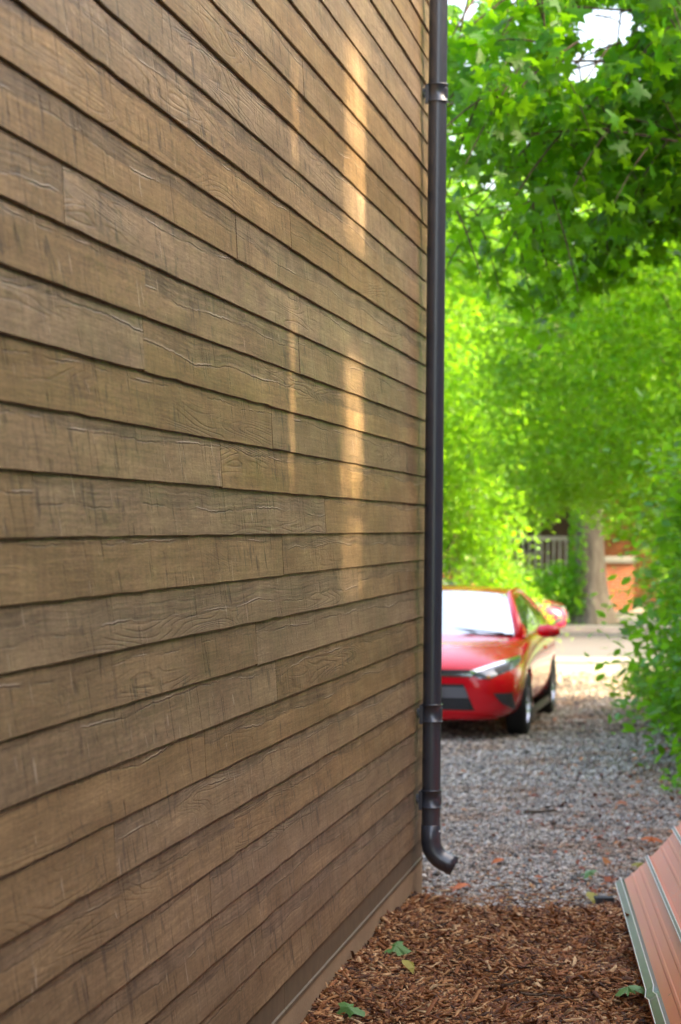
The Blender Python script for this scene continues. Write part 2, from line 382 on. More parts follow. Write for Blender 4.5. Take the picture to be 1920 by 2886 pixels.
# bark chips on the mound
def chips(name, n, y0, y1, L, label, zoff=0.012, dens_x=None):
    Y = rng.uniform(y0, y1, n); wx = 0.43 + 0.1553 * (Y - 12.43)
    X = wx + 0.02 + rng.uniform(0, 1, n) * (0.15 * Y + 0.35 - wx)
    h = mulch_h(X, Y); ok = h > 0.015
    X, Y, h = X[ok], Y[ok], h[ok]; n = len(X)
    ln = rng.lognormal(math.log(L), 0.45, n); wd = np.clip(ln * rng.uniform(.12, .34, n), .004, .016); th = rng.uniform(.002, .006, n)
    return tag(scatter(name, np.stack([X, Y, h + rng.uniform(-.004, zoff, n)], 1), np.stack([ln, wd, th], 1), BOXV, BOXF, M['chip'], tilt=.38, jitter=.35), label, 'mulch', kind='stuff')
chips('bark_mulch', 75000, 8.3, 12.6, 0.033, 'shredded brown bark mulch heaped beside the house')
chips('bark_mulch', 9000, 5.0, 8.3, 0.05, 'shredded brown bark mulch further along the wall')
# a sprinkle of chips thrown onto the gravel edge
n = 1500; Y = 12.4 + np.abs(rng.normal(0, .55, n)); X = rng.uniform(.35, 2.4, n)
tag(scatter('scattered_bark', np.stack([X, Y, np.full(n, .016)], 1), np.stack([rng.lognormal(math.log(.035), .4, n), rng.uniform(.006, .014, n), rng.uniform(.002, .005, n)], 1), BOXV, BOXF, M['chip'], tilt=.3, jitter=.3),
    'loose bark chips strewn over the gravel edge', 'mulch', kind='stuff')
LEAF4 = [(0, -.5, 0), (.30, -.05, .07), (0, .5, -.04), (-.30, -.05, .07)]
LEAF4F = [(0, 1, 2, 3)]
M['dry'] = island_material('dry_leaf', [(0, (.12, .03, .012)), (.5, (.38, .10, .035)), (1, (.55, .24, .08))], .7)
n = 1500; Y = 12.7 + 14 * rng.beta(1.1, 2.2, n); X = np.clip(0.141 * Y - np.abs(rng.normal(0, .8, n)) + .25, .4, 3.6)
tag(scatter('leaf_litter', np.stack([X, Y, np.full(n, .028)], 1), rng.lognormal(math.log(.032), .4, n), LEAF4, LEAF4F, M['dry'], tilt=.4), 'rust coloured dry leaf litter strewn on the gravel by the hedge', 'leaf litter', kind='stuff')

# ------------------------------------------------------------------ the wooden house
CN = Vector((0.43, 12.43, 0)); RZ = math.pi / 2 - WA
house = empty('wooden_house', CN, RZ)          # local x: along the wall (negative = nearer), local -y: out of the wall
tag(house, 'brown stained house clad in overlapping horizontal wood boards', 'house')
E = 0.1422; Z0 = 1.966
U0 = -14.5
zlow = Z0 - 11 * E
NROW = 46
TOP = zlow + NROW * E
MB().box(U0, 0, 0.0, 7.0, 0.29, TOP + .05).build('wall', plain('dark_sheathing', (.05, .04, .03), .9), house)
def wall_u(px):
    r = (px - 960) / F; Y = (0.1553*12.43 - 0.43) / (0.1553 - r); return (Y - 12.43) / math.cos(WA)
def row_of(px, py):
    r = (px - 960) / F; Y = (0.1553*12.43 - 0.43) / (0.1553 - r)
    return int(math.floor((CAMH - (py - hz(px)) / F * Y - zlow) / E))
joints = {}
for dx, dy in [(320, 655), (317, 800), (617, 990), (499, 1060), (354, 70), (681, 175), (655, 520), (678, 815), (586, 1455), (742, 1180), (262, 1975), (820, 1330), (127, 440), (540, 1900)]:
    px, py = dx * 1.2245, dy * 1.2245
    joints.setdefault(row_of(px, py), []).append(wall_u(px))
rj = random.Random(3)
def board(u0, u1, z, name='board'):
    L = u1 - u0; ns = max(2, int(L / 0.12)); V = []; Fc = []
    tw = rj.uniform(-.0015, .0015); dv = rj.uniform(-.0012, .0012); dz = rj.uniform(-.0015, .0015)
    for i in range(ns + 1):
        x = L * i / ns; j = rj.gauss(0, .0006); j2 = rj.gauss(0, .0005)
        if rj.random() < .02: j += .003
        vb = .0158 + dv + tw * (x / L) + j2
        prof = [(.004, dz + j), (vb - .002, dz + j), (vb, .002 + dz + j), (.0060, E + .018), (.002, E + .018)]
        V += [(x, -v, zz) for v, zz in prof]
    k = 5
    for i in range(ns):
        for q in range(k):
            a, b = i*k + q, i*k + (q+1) % k; Fc.append((a, b, b + k, a + k))
    Fc.append(tuple(range(k))[::-1]); Fc.append(tuple(ns*k + q for q in range(k)))
    o = mesh_obj(name, V, Fc, M['wood'], house); o.location = (u0, 0, z); return o
for r in range(NROW):
    js = sorted(joints.get(r, []))
    cur = [U0] + [j for j in js if U0 + .3 < j < -.3] + [0.0]
    out = [cur[0]]
    for a, b in zip(cur, cur[1:]):            # long runs get further joints, boards are at most 7.6 m
        while b - out[-1] > 7.6: out.append(out[-1] + rj.uniform(4.0, 7.4) if b - out[-1] > 11 else (out[-1] + b) / 2 + rj.uniform(-.4, .4))
        out.append(b)
    for a, b in zip(out, out[1:]): board(a + .0018, b - .0018, zlow + r * E)
# grey metal strip under the boards, then the plinth
for a, b in ((U0, -8.2), (-8.196, -4.02), (-4.016, -.004)):
    st = MB(); prof = [(.001, 0.41), (.006, 0.41), (.006, .302), (.0125, .298), (.0125, .284), (.001, .284)]
    for x in (a, b): st.v += [(x, -v, z) for v, z in prof]
    st.f = [(i, (i+1) % 6, 6 + (i+1) % 6, 6 + i) for i in range(6)] + [(0,1,2,3,4,5)[::-1], (6,7,8,9,10,11)]
    st.build('flashing', M['flash'], house)
MB().box(U0, -.003, -.009, 7.0, -0.3, 0.2835).build('foundation', M['plinth'], house)
MB().box(U0 - .3, .3, -.22, 7.3, TOP + .052, TOP + .30).build('roof', plain('dark_roof', (.06, .06, .065), .6), house)

# ------------------------------------------------------------------ downspout
pc = Vector((0.468, 12.10, 0)); DS = empty('downspout', pc, RZ)
tag(DS, 'round charcoal metal downspout bracketed to the wood wall corner', 'downspout')
PR = 0.0465
pv = (pc - CN).dot(NV)       # distance of the axis from the wall plane
MB().lathe([(PR, .47), (PR, TOP)], 40).build('pipe', M['pipe'], DS, True)
def collar(z):
    h = .046; r = PR + .0045
    c = MB().lathe([(PR-.001, z-h), (r+.0035, z-h), (r+.0035, z-h+.006), (r, z-h+.008), (r, z+h-.008), (r+.0035, z+h-.006), (r+.0035, z+h), (PR-.001, z+h)], 40).build('collar', M['pipe'], DS)
    for p in c.data.polygons: p.use_smooth = abs(p.normal.z) < .3
    # rounded tab on the collar face
    def tabp(u, v):
        a = R(-100) + (u - .5) * 1.0; zz = (v - .5) * .052
        return ((r + .002) * math.cos(a), (r + .002) * math.sin(a), z + zz)
    t_ = MB().grid(tabp, 8, 4); t_ = t_.build('tab', M['pipe'], c, True)
    so = t_.modifiers.new('solid', 'SOLIDIFY'); so.thickness = .003; bevel(t_, .002)
    # arm back to the wall: two rods, a clamp flange, a foot plate
    a_ = MB()
    for dz in (-.012, .012): a_.tube([(-.018, PR - .004, z + dz), (-.018, pv - .022, z + dz)], .0085, 10)
    a_.box(-.03, -.006, PR - .006, PR + .014, z - .055, z + .04)
    a_.build('bracket_arm', M['pipe'], DS)
    MB().lathe([(0.001, 0), (.026, 0), (.026, .006), (.001, .006)], 16).build('foot_plate', M['pipe'], DS).matrix_local = Matrix.Translation((-.018, pv - .018, z)) @ Matrix.Rotation(R(90), 4, 'X')
for z in (4.17, 1.06, .63): collar(z)
# elbow
zs = .425; r2 = PR + .003
MB().lathe([(PR-.001, .50), (r2, .497), (r2, zs)], 40).build('elbow_socket', M['pipe'], DS, True)
RB = .115; ang = R(64); pts = [(0, 0, zs)]
for i in range(1, 15):
    a = ang * i / 14; pts.append((0, -RB * (1 - math.cos(a)), zs - RB * math.sin(a)))
ly, lz = pts[-1][1], pts[-1][2]
for L in (.03, .062): pts.append((0, ly - L * math.sin(ang), lz - L * math.cos(ang)))
el = MB().tube(pts, r2 + .0005, 36, cap=False); bidx = len(el.v) - 36
inner = MB().tube(pts[-7:][::-1], r2 - .004, 36, cap=False)
base = len(el.v); el.v += inner.v; el.f += [tuple(i + base for i in f) for f in inner.f]
for kq in range(36):
    a, b = bidx + kq, bidx + (kq + 1) % 36
    pa, pb = Vector(el.v[a]), Vector(el.v[b])
    ia = min(range(base, base + 36), key=lambda q: (Vector(el.v[q]) - pa).length); ib = min(range(base, base + 36), key=lambda q: (Vector(el.v[q]) - pb).length)
    if ia != ib: el.f.append((a, b, ib, ia))
el.build('elbow', M['pipe'], DS, True)
MB().lathe([(0.0005, .004), (.004, .003), (.005, 0)], 12).build('screw', M['screw'], DS, True).matrix_local = Matrix.Rotation(R(-112), 4, 'Z') @ Matrix.Translation((r2, 0, .47)) @ Matrix.Rotation(R(90), 4, 'Y')

# ------------------------------------------------------------------ ribbed copper-coloured roofing sheet
def sheet_metal():
    a = Vector((1.46, 12.58, 0.135)); b = Vector((1.165, 8.95, 0.25))
    root = empty('roofing_sheet', (a.x, a.y, 0.0)); tag(root, 'salmon copper ribbed metal roofing sheet leaning beside the mulch', 'metal sheet')
    ax = (b - a); L = ax.length + 1.6; ax.normalize()
    rt = Vector((0, 0, 1)).cross(ax) * -1; rt.z = 0; rt.normalize()
    if rt.x < 0: rt = -rt
    # profile in (s, t): s across the sheet, t proud of it; ribs every 0.205 m, two low creases between
    P = [(-.030, -.050), (-.022, -.030), (0.0, .016), (.036, .016), (.046, 0.0)]
    s0 = .046
    pitch = .207
    for k in range(4):
        o = k * pitch
        P += [(o + .088, 0), (o + .092, .0025), (o + .102, .0025), (o + .106, 0), (o + .142, 0), (o + .146, .0025), (o + .156, .0025), (o + .160, 0),
              (o + .196, 0), (o + .206, .017), (o + .222, .017), (o + .232, 0)]
    def prof(s, t):   # the sheet bows: steeper towards its top
        n_ = 12; x = z = 0.0; h = s / n_
        for i in range(n_):
            th = R(36) + R(17) * min(1, max(0, (h * (i + .5)) / .42)); x += h * math.cos(th); z += h * math.sin(th)
        th = R(36) + R(17) * min(1, max(0, s / .42))
        return x - t * math.sin(th), z + t * math.cos(th)
    pp = [prof(*q) for q in P]; NL = 60; V = []
    dent = 3.62
    for i in range(NL + 1):
        y = L * i / NL
        for (q, (x, z)) in zip(P, pp):
            zz = z; xx = x
            dd = math.exp(-((y - dent) / .05) ** 2)
            if 0 <= q[0] <= .04: zz -= .02 * dd; xx += .012 * dd * math.sin(y * 40)
            zz += .003 * math.sin(1.3 * y + q[0] * 5)
            V.append(a - Vector((a.x, a.y, 0)) + ax * y + rt * xx + Vector((0, 0, zz)))
    m_ = len(P); Fc = [(i*m_ + j, i*m_ + j + 1, (i+1)*m_ + j + 1, (i+1)*m_ + j) for i in range(NL) for j in range(m_ - 1)]
    t = NT('copper_painted_steel'); Pn = t.obj()
    f = t.noise(t.scale(Pn, (3, .6, 3)), 1.0, 4, .6); g_ = t.noise(t.scale(Pn, (160, 2.5, 160)), 1.0, 3)
    c = t.mix(t.mr(f, .35, .7), (0.62, 0.155, 0.075), (0.72, 0.215, 0.115))
    c = t.mix(t.math('MULTIPLY', t.mr(g_, .58, .66), t.mr(f, .5, .62)), c, (.35, .33, .33))
    dirt = t.mr(t.noise(Pn, 26, 2), .74, .77)
    c = t.mix(dirt, c, (.05, .04, .03))
    t.P(Base_Color=c, Roughness=t.mr(f, .3, .7, .36, .46), Metallic=.15); 
    t2 = NT('foliage_tinted_rib'); f2 = t2.noise(t2.obj(), 9, 4)  # grey-green colour stands in for foliage reflected in the ribs
    t2.P(Base_Color=t2.mix(f2, (.08, .095, .088), (.16, .18, .17)), Roughness=.3, Metallic=.85)
    o = mesh_obj('panel', V, Fc, t.m, root); o.data.materials.append(t2.m)
    if o.data.polygons[10].normal.z < 0: o.data.flip_normals()
    ribs = {2, 3}
    for k in range(4): ribs |= {5 + 12 * k + 7 + 2, 5 + 12 * k + 7 + 1}
    for p in o.data.polygons:
        if p.index % (m_ - 1) in ribs: p.material_index = 1
    # highlights along each rib edge, painted as thin near-white beads
    bead = plain('rib_edge_highlight', (.85, .83, .82), .35, .2)
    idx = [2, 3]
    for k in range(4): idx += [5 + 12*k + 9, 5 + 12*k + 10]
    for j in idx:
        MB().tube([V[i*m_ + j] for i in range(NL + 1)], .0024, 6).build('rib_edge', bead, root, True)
    # timber bearer under the raised side
    p0 = Vector((0, 0, 0)) + ax * .5 + rt * .58; p1 = p0 + ax * (L - .9)
    mb = MB(); d = rt * .06
    pts = [p0 - d, p0 + d, p1 + d, p1 - d]
    mb.v = [tuple(Vector((q.x, q.y, z))) for z in (-.02, .60) for q in pts]
    mb.f = [(0,1,2,3)[::-1], (4,5,6,7), (0,1,5,4), (1,2,6,5), (2,3,7,6), (3,0,4,7)]
    tb = mb.build('timber_stack', M['bark2']); tb.location = root.location
    tag(tb, 'rough timber stack that props up the ribbed metal sheet', 'timber')
sheet_metal()

# ------------------------------------------------------------------ leaves and small things lying about
def maple_outline():
    pts = []; lob = [(-150, .42), (-118, .26), (-100, .62), (-80, .70), (-52, .34), (-30, .72), (-8, .62)]
    P = [(180, .10)]
    half = [(152, .44), (128, .30), (112, .62), (92, .74), (70, .42), (52, .40), (38, .80), (24, .62), (10, .55), (0, 1.0)]
    out = [(math.sin(R(a)) * r, math.cos(R(a)) * r) for a, r in half]
    left = [(-x, y) for x, y in out[::-1][1:]]
    return out + left + [(0, -.12)]
MO = maple_outline()
MV = [(0, 0.05, 0.05)] + [(x * .62, y * .62, -.24 * (x*x + y*y) + .16 * abs(x)) for x, y in MO]
MF = [(0, i + 1, (i + 1) % len(MO) + 1) for i in range(len(MO))]
OV = [(0, -.5, 0), (.16, -.3, .03), (.26, 0, .05), (.16, .3, .02), (0, .52, -.06), (-.16, .3, .02), (-.26, 0, .05), (-.16, -.3, .03)]
def lone_leaf(px, py, size, mat, label, z=None, kind='maple', tilt=.3, name='fallen_leaf'):
    p = ground_at(px, py, 0.0)
    for _ in range(4): p = ground_at(px, py, max(0.012, float(mulch_h(p.x, p.y)))) if p.y < 13 else ground_at(px, py, .02)
    tv, tf = (MV, MF) if kind == 'maple' else (OV, [tuple(range(8))])
    o = mesh_obj(name, [(x*size, y*size, z_*size*2.2) for x, y, z_ in tv], tf, mat)
    o.matrix_world = Matrix.Translation(p + Vector((0, 0, .035))) @ Matrix.Rotation(random.uniform(-tilt, tilt) * .6, 4, 'Y') @ Matrix.Rotation(.42 + random.uniform(-.1, .1), 4, 'X') @ Matrix.Rotation(random.uniform(0, 6.28), 4, 'Z') @ Matrix.Scale(1.2, 4)
    return tag(o, label, 'leaf', 'leaves fallen on the ground')
GL = plain('fresh_green_leaf', (.10, .24, .06), .5, 0, .3, 20); YL = plain('yellowing_leaf', (.34, .30, .05), .6, 0, .3, 20); OL = plain('orange_dry_leaf', (.55, .14, .03), .6, 0, .3, 20)
lone_leaf(1113, 2695, .13, GL, 'torn green leaf on the mulch below the metal strip')
lone_leaf(988, 2872, .13, GL, 'bright green leaf on the mulch against the foundation')
lone_leaf(1772, 2816, .11, GL, 'larger of two green leaves beside the metal sheet')
lone_leaf(1801, 2817, .075, GL, 'smaller of two green leaves touching the metal sheet', kind='o')
lone_leaf(1662, 2480, .10, GL, 'green leaf on gravel beyond the mulch edge')
lone_leaf(1805, 2455, .10, YL, 'yellow green leaf on gravel behind the metal sheet')
lone_leaf(1837, 2382, .13, OL, 'bright orange curled leaf on the gravel', tilt=.6)
lone_leaf(1403, 2444, .07, OL, 'small orange leaf on gravel near the downspout outlet', kind='o')
lone_leaf(1299, 2518, .09, OL, 'orange brown leaf at the foot of the house corner', kind='o')
lone_leaf(1150, 2745, .08, YL, 'yellow brown leaf lying on the mulch mound', kind='o')
lone_leaf(1668, 2548, .10, YL, 'olive leaf at the mulch lip by the dark stone', kind='o')
def stick(px0, py0, px1, py1, rad, label, wob=.01):
    p, q = ground_at(px0, py0, .02), ground_at(px1, py1, .02)
    if p.y < 12.4:
        for _ in range(4): p = ground_at(px0, py0, float(mulch_h(p.x, p.y)) + .018); q = ground_at(px1, py1, float(mulch_h(q.x, q.y)) + .018)
    pts = [p.lerp(q, i / 7) + Vector((random.uniform(-wob, wob), random.uniform(-wob, wob), random.uniform(0, wob))) for i in range(8)]
    c = sum(pts, Vector()) / 8
    o = MB().tube([x - c for x in pts], [rad * (1 - .08*i) for i in range(8)], 7).build('twig', M['bark2'], None, True); o.location = c
    return tag(o, label, 'twig', 'twigs on the ground')
stick(1482, 2290, 1578, 2287, .013, 'short dark stick lying across the grey gravel')
stick(1418, 2780, 1510, 2762, .005, 'thin dark twig curving over the mulch middle')
stick(1470, 2802, 1620, 2815, .006, 'long dark twig low on the mulch')
b_ = MB().box(-.05, .05, -.03, .03, 0, .055).build('stone_block', plain('dark_stone', (.035, .035, .037), .7, 0, .4, 30)); bevel(b_, .006)
b_.location = ground_at(1701, 2556, 0.0); b_.rotation_euler = (.05, .04, .2); tag(b_, 'small dark square stone at the mulch edge', 'stone')

# ------------------------------------------------------------------ cars
def lerp_tab(tab, x):
    for (x0, *a), (x1, *b) in zip(tab, tab[1:]):
        if (x0 >= x >= x1):
            f = (x0 - x) / (x0 - x1) if x0 != x1 else 0
            return [p + (q - p) * f for p, q in zip(a, b)]
    return tab[-1][1:]
BLK = plain('black_plastic', (.012, .012, .013), .5); GRY = plain('dark_grey_plastic', (.06, .058, .065), .4)
CHR = plain('chrome_trim', (.75, .76, .8), .12, 1.0); TYR = plain('tyre_rubber', (.015, .015, .016), .8); RIM = plain('alloy_rim', (.62, .62, .64), .22, .95)
BND = plain('silver_grey_plastic', (.15, .145, .16), .35)
GLS = plain('car_glass', (.012, .02, .018), .03); GLS.node_tree.nodes['Principled BSDF'].inputs['Specular IOR Level'].default_value = 1.0
GLS.node_tree.nodes['Principled BSDF'].inputs['Coat Weight'].default_value = 1.0
WSH = plain('sky_whitened_glass', (.85, .88, .88), .03, .9)  # near-white metallic colour puts the bright sky reflection into the windshield
LMP = plain('lamp_lens', (.20, .22, .25), .08, .4); PLT = plain('plate_white', (.8, .82, .85), .4); BLU = plain('plate_blue', (.08, .15, .55), .4)
AMB = plain('amber_lens', (.6, .2, .02), .2)
def paint(name, col):
    t = NT(name); t.P(Base_Color=(*col, 1), Roughness=.25, Metallic=.0); t.b.inputs['Specular IOR Level'].default_value = .2; t.b.inputs['Coat Weight'].default_value = 1.0; t.b.inputs['Coat Roughness'].default_value = .03; return t.m
#        x     zb    y_sill y_max  y_sh   z_sh  y_top  z_top  z_c
CT = [(2.31, .26, .40, .46, .42, .60, .30, .685, .700),
      (2.26, .22, .62, .66, .60, .63, .46, .715, .735),
      (2.15, .20, .75, .79, .72, .67, .56, .765, .790),
      (1.95, .19, .82, .855, .79, .74, .62, .825, .850),
      (1.60, .19, .84, .885, .83, .83, .66, .905, .925),
      (1.20, .19, .85, .888, .84, .89, .70, .955, .975),
      (0.85, .18, .85, .888, .85, .925, .76, .985, 1.00),
      (0.20, .18, .85, .888, .855, .945, .80, .985, 1.00),
      (-.60, .18, .85, .888, .855, .965, .80, 1.00, 1.01),
      (-1.3, .19, .85, .888, .85, .985, .78, 1.02, 1.03),
      (-1.8, .20, .83, .875, .83, .99, .72, 1.045, 1.06),
      (-2.15, .24, .76, .82, .77, .97, .64, 1.04, 1.055),
      (-2.30, .30, .62, .70, .64, .90, .52, .98, .99),
      (-2.34, .36, .50, .58, .52, .82, .42, .90, .90)]
def car(name, label, col, loc, heading, zs=1.0, plate=True):
    root = empty(name, loc, heading); root.scale = (1, 1, zs); tag(root, label, 'car', 'cars parked near the street')
    pm = paint(name + '_paint', col)
    V = []; Fc = []; prof_n = 0
    for (x, zb, ys, ym, ysh, zsh, yt, zt, zc) in CT:
        zm = zb + (zsh - zb) * .52
        half = [(0, zb), (ys * .8, zb), (ys, zb + .06), (ym, zm), (ym * .997, zm + (zsh - zm) * .55), (ysh, zsh), (yt, zt), (yt * .45, zc - .004), ]
        ring = half + [(0, zc)] + [(-y, z) for y, z in half[1:][::-1]]
        prof_n = len(ring); V += [(x, y, z) for y, z in ring]
    k = prof_n
    for i in range(len(CT) - 1):
        for j in range(k): Fc.append((i*k + j, (i+1)*k + j, (i+1)*k + (j+1) % k, i*k + (j+1) % k))
    Fc.append(tuple(range(k))); Fc.append(tuple((len(CT)-1)*k + j for j in range(k))[::-1])
    body = mesh_obj('body', V, Fc, pm, None, True)
    ss = body.modifiers.new('s', 'SUBSURF'); ss.levels = ss.render_levels = 2
    cut = MB()
    for wx in (1.35, -1.35):
        for sy in (-1, 1): cut.lathe([(.001, 0), (.355, 0), (.355, .32), (.001, .32)], 28, 'Y', (wx, .62 if sy > 0 else -.94, .325))
    cu = cut.build('cut', BLK); bm = bmesh.new(); bm.from_mesh(cu.data); bmesh.ops.remove_doubles(bm, verts=bm.verts, dist=.002); bmesh.ops.recalc_face_normals(bm, faces=bm.faces); bm.to_mesh(cu.data); bm.free()
    dg = bpy.context.evaluated_depsgraph_get(); sm = bpy.data.meshes.new_from_object(body.evaluated_get(dg))
    bm = bmesh.new(); bm.from_mesh(sm); bmesh.ops.recalc_face_normals(bm, faces=bm.faces); bm.to_mesh(sm); tree = BVHTree.FromBMesh(bm); bm.free()
    body.modifiers.clear(); body.data = sm
    bo = body.modifiers.new('b', 'BOOLEAN'); bo.object = cu; bo.operation = 'DIFFERENCE'; bo.solver = 'EXACT'
    dg = bpy.context.evaluated_depsgraph_get(); bmz = bpy.data.meshes.new_from_object(body.evaluated_get(dg))
    body.modifiers.clear(); body.data = bmz; bpy.data.objects.remove(cu)
    for i, mt in enumerate(list(bmz.materials)):
        if mt != pm: bmz.materials[i] = BLK
    for p in bmz.polygons: p.use_smooth = True
    body.parent = root
    def patch(name_, poly, mat, off=.006, axis='x', parent=None, both=False, n=3):
        for sg in ((1, -1) if both else (1,)):
            bm = bmesh.new(); vs_ = [bm.verts.new((y * sg, z, 0)) for y, z in poly]; bm.faces.new(vs_)
            bmesh.ops.triangulate(bm, faces=bm.faces)
            for _ in range(n): bmesh.ops.subdivide_edges(bm, edges=bm.edges, cuts=1, use_grid_fill=True)
            bmesh.ops.triangulate(bm, faces=bm.faces)
            for v in bm.verts:
                y, z = v.co.x, v.co.y
                h = tree.ray_cast(Vector((4, y, z)), Vector((-1, 0, 0)))
                if h[0] is None:
                    h = tree.find_nearest(Vector((2.0, y, z)))
                v.co = h[0] + h[1] * off
            me = bpy.data.meshes.new(name_); bmesh.ops.recalc_face_normals(bm, faces=bm.faces); bm.to_mesh(me); bm.free(); me.materials.append(mat)
            for p in me.polygons: p.use_smooth = True
            link(bpy.data.objects.new(name_, me), parent or root)
            last = me
    # front
    gr = patch('grille_slot', [(-.46, .695), (.46, .695), (.40, .655), (-.40, .655)], BLK, .006)
    patch('chrome_strip', [(-.47, .662), (.47, .662), (.44, .632), (-.44, .632)], CHR, .010)
    patch('headlight', [(.40, .665), (.60, .735), (.80, .80), (.835, .775), (.80, .70), (.70, .655), (.60, .610), (.52, .615)], LMP, .007, both=True)
    patch('headlight_bar', [(.42, .680), (.62, .748), (.81, .808), (.825, .785), (.62, .715), (.44, .655)], CHR, .013, both=True)
    patch('headlight_bowl', [(.63, .70), (.76, .745), (.765, .69), (.67, .655)], BLK, .012, both=True)
    patch('indicator', [(.565, .632), (.60, .645), (.61, .62), (.585, .615)], AMB, .013, both=True)
    patch('lower_grille', [(-.37, .56), (.37, .56), (.47, .31), (-.47, .31)], BLK, .006)
    patch('grille_band', [(-.38, .535), (.38, .535), (.42, .425), (-.42, .425)], BND, .016)
    for zz in (.395, .365, .335): patch('grille_bar', [(-.43, zz + .006), (.43, zz + .006), (.43, zz - .006), (-.43, zz - .006)], GRY, .014)
    patch('fog_recess', [(.64, .475), (.80, .475), (.815, .30), (.70, .39)], GRY, .006, both=True)
    patch('bumper_lip', [(-.50, .272), (.50, .272), (.66, .245), (.66, .228), (-.66, .228), (-.66, .245)], pm, .018)
    if plate:
        p = MB().box(2.345, 2.353, -.155, .155, .40, .555).build('licence_plate', PLT, root); bevel(p, .002)
        MB().box(2.3535, 2.356, -.11, .11, .455, .515).build('plate_characters', BLU, p)
    # cabin
    ws0 = lambda t: Vector((1.02 - .16*t*t, .735*t, .985 - .02*t*t)); ws1 = lambda t: Vector((.26 - .07*t*t, .565*t, 1.405 - .035*t*t))
    rw1 = lambda t: Vector((-1.05 + .05*t*t, .545*t, 1.395 - .035*t*t)); rw0 = lambda t: Vector((-1.82 + .14*t*t, .70*t, 1.055 - .02*t*t))
    def blend(a, b, bulge=0.0): return lambda u, v: (lambda t: a(t).lerp(b(t), v) + Vector((.25, 0, 1)).normalized() * (bulge * 4 * v * (1 - v)))(2*u - 1)
    MB().grid(blend(ws0, ws1, .025), 14, 8).build('windshield', WSH, root, True)
    MB().grid(lambda u, v: blend(ws1, rw1)(u, v) + Vector((0, 0, .05 * 4 * v * (1 - v))), 14, 10).build('roof', pm, root, True)
    MB().grid(lambda u, v: (lambda t: rw1(t).lerp(rw0(t), v) + Vector((-.25, 0, 1)).normalized() * (.03*4*v*(1-v)))(2*u-1), 14, 6).build('rear_window', GLS, root, True)
    rail = lambda sg: [ws0(sg), ws0(sg).lerp(ws1(sg), .5) + Vector((.01, 0, .02)), ws1(sg), ws1(sg).lerp(rw1(sg), .33) + Vector((0, .012*sg, .042)), ws1(sg).lerp(rw1(sg), .66) + Vector((0, .012*sg, .042)), rw1(sg), rw1(sg).lerp(rw0(sg), .5) + Vector((-.01, 0, .025)), rw0(sg)]
    for sg in (1, -1):
        rp = rail(sg)
        MB().tube(rp, [.05, .042, .036, .032, .032, .04, .055, .06], 10).build('roof_pillar', pm, root, True)
        def railp(v):
            f = v * (len(rp) - 1); i = min(int(f), len(rp) - 2); return rp[i].lerp(rp[i+1], f - i)
        belt = lambda v: Vector((1.0 - 2.75 * v, sg * (.835 - .04 * abs(2*v-1)), .955 + .06 * v))
        side = lambda u, v: belt(v).lerp(railp(v), u) + Vector((0, sg * .03 * 4*u*(1-u), 0))
        MB().grid(lambda u, v: side(u, v), 5, 24).build('side_panel', pm, root, True)
        for v0, v1 in ((.12, .44), (.465, .80)):
            MB().grid(lambda u, v: side(.10 + .78*u, v0 + (v1-v0)*v) + Vector((0, sg*.006, .001)), 5, 10).build('side_window', GLS, root, True)
        # mirror
        mm = MB().lathe([(.001, -.125), (.05, -.118), (.075, -.08), (.085, 0), (.075, .08), (.05, .118), (.001, .125)], 16, 'Y').build('wing_mirror', pm, root, True)
        mm.matrix_local = Matrix.Translation((.62, sg*1.00, 1.015)) @ Matrix.Diagonal((1.0, .92, .82, 1))
        MB().tube([(.62, sg*.84, .96), (.62, sg*.99, .975)], [.045, .03], 8).build('mirror_arm', BLK, mm, True).matrix_parent_inverse = mm.matrix_local.inverted()
        MB().box(-.10, .10, -.012, .012, -.012, .012).build('door_handle', pm, root).location = (-.42, sg*.885, .80)
        MB().box(-1.0, 1.0, -.01, .015, -.05, .02).build('sill', BLK, root).location = (0, sg*.862, .215)
        for wx in (1.35, -1.35):
            wr = empty('wheel'); wr.parent = root; wr.location = (wx, sg*.785, .318)
            MB().lathe([(.21, -.095), (.285, -.10), (.312, -.085), (.318, -.05), (.318, .05), (.312, .085), (.285, .10), (.21, .095)], 36, 'Y').build('tyre', TYR, wr, True)
            rm = MB().lathe([(.215, -.09), (.215, .085), (.20, .09), (.195, .06), (.19, .0)], 32, 'Y')
            for q in range(10):
                a = 2*math.pi*q/10; ca, sa = math.cos(a), math.sin(a); b0 = len(rm.v); wd = .016
                for rr, yy in ((.04, .06*1), (.205, .075*1)):
                    for ww in (-wd, wd):
                        for d_ in (0, -.025): rm.v.append((rr*ca - ww*sa, (yy + d_), rr*sa + ww*ca))
                rm.f += [tuple(b0 + i for i in q_) for q_ in ((0,2,6,4),(1,5,7,3),(0,4,5,1),(2,3,7,6),(4,6,7,5),(0,1,3,2))]
            rm.lathe([(.001, .07), (.045, .068), (.05, .05), (.05, .02)], 16, 'Y')
            ro = rm.build('rim', RIM, wr)
            MB().lathe([(.001, -.01), (.19, -.01)], 24, 'Y').build('brake_disc', GRY, wr)
            if sg < 0: wr.rotation_euler = (0, 0, math.pi)
    # hood shut line and cowl
    MB().box(.86, 1.0, -.68, .68, .975, .992).build('cowl', BLK, root)
    MB().tube([(1.0, .60, 1.0), (.93, .1, 1.035), (.90, -.25, 1.045)], .008, 6).build('wiper', BLK, root)
    return root
hd = math.atan2(-.984, -.176)
fr = Vector((.955, 23.30, 0)); fwd = Vector((math.cos(hd), math.sin(hd), 0))
car('red_sedan', 'glossy red sedan parked on the gravel facing the house', (.74, .003, .014), fr - fwd * 1.35, hd, .955)
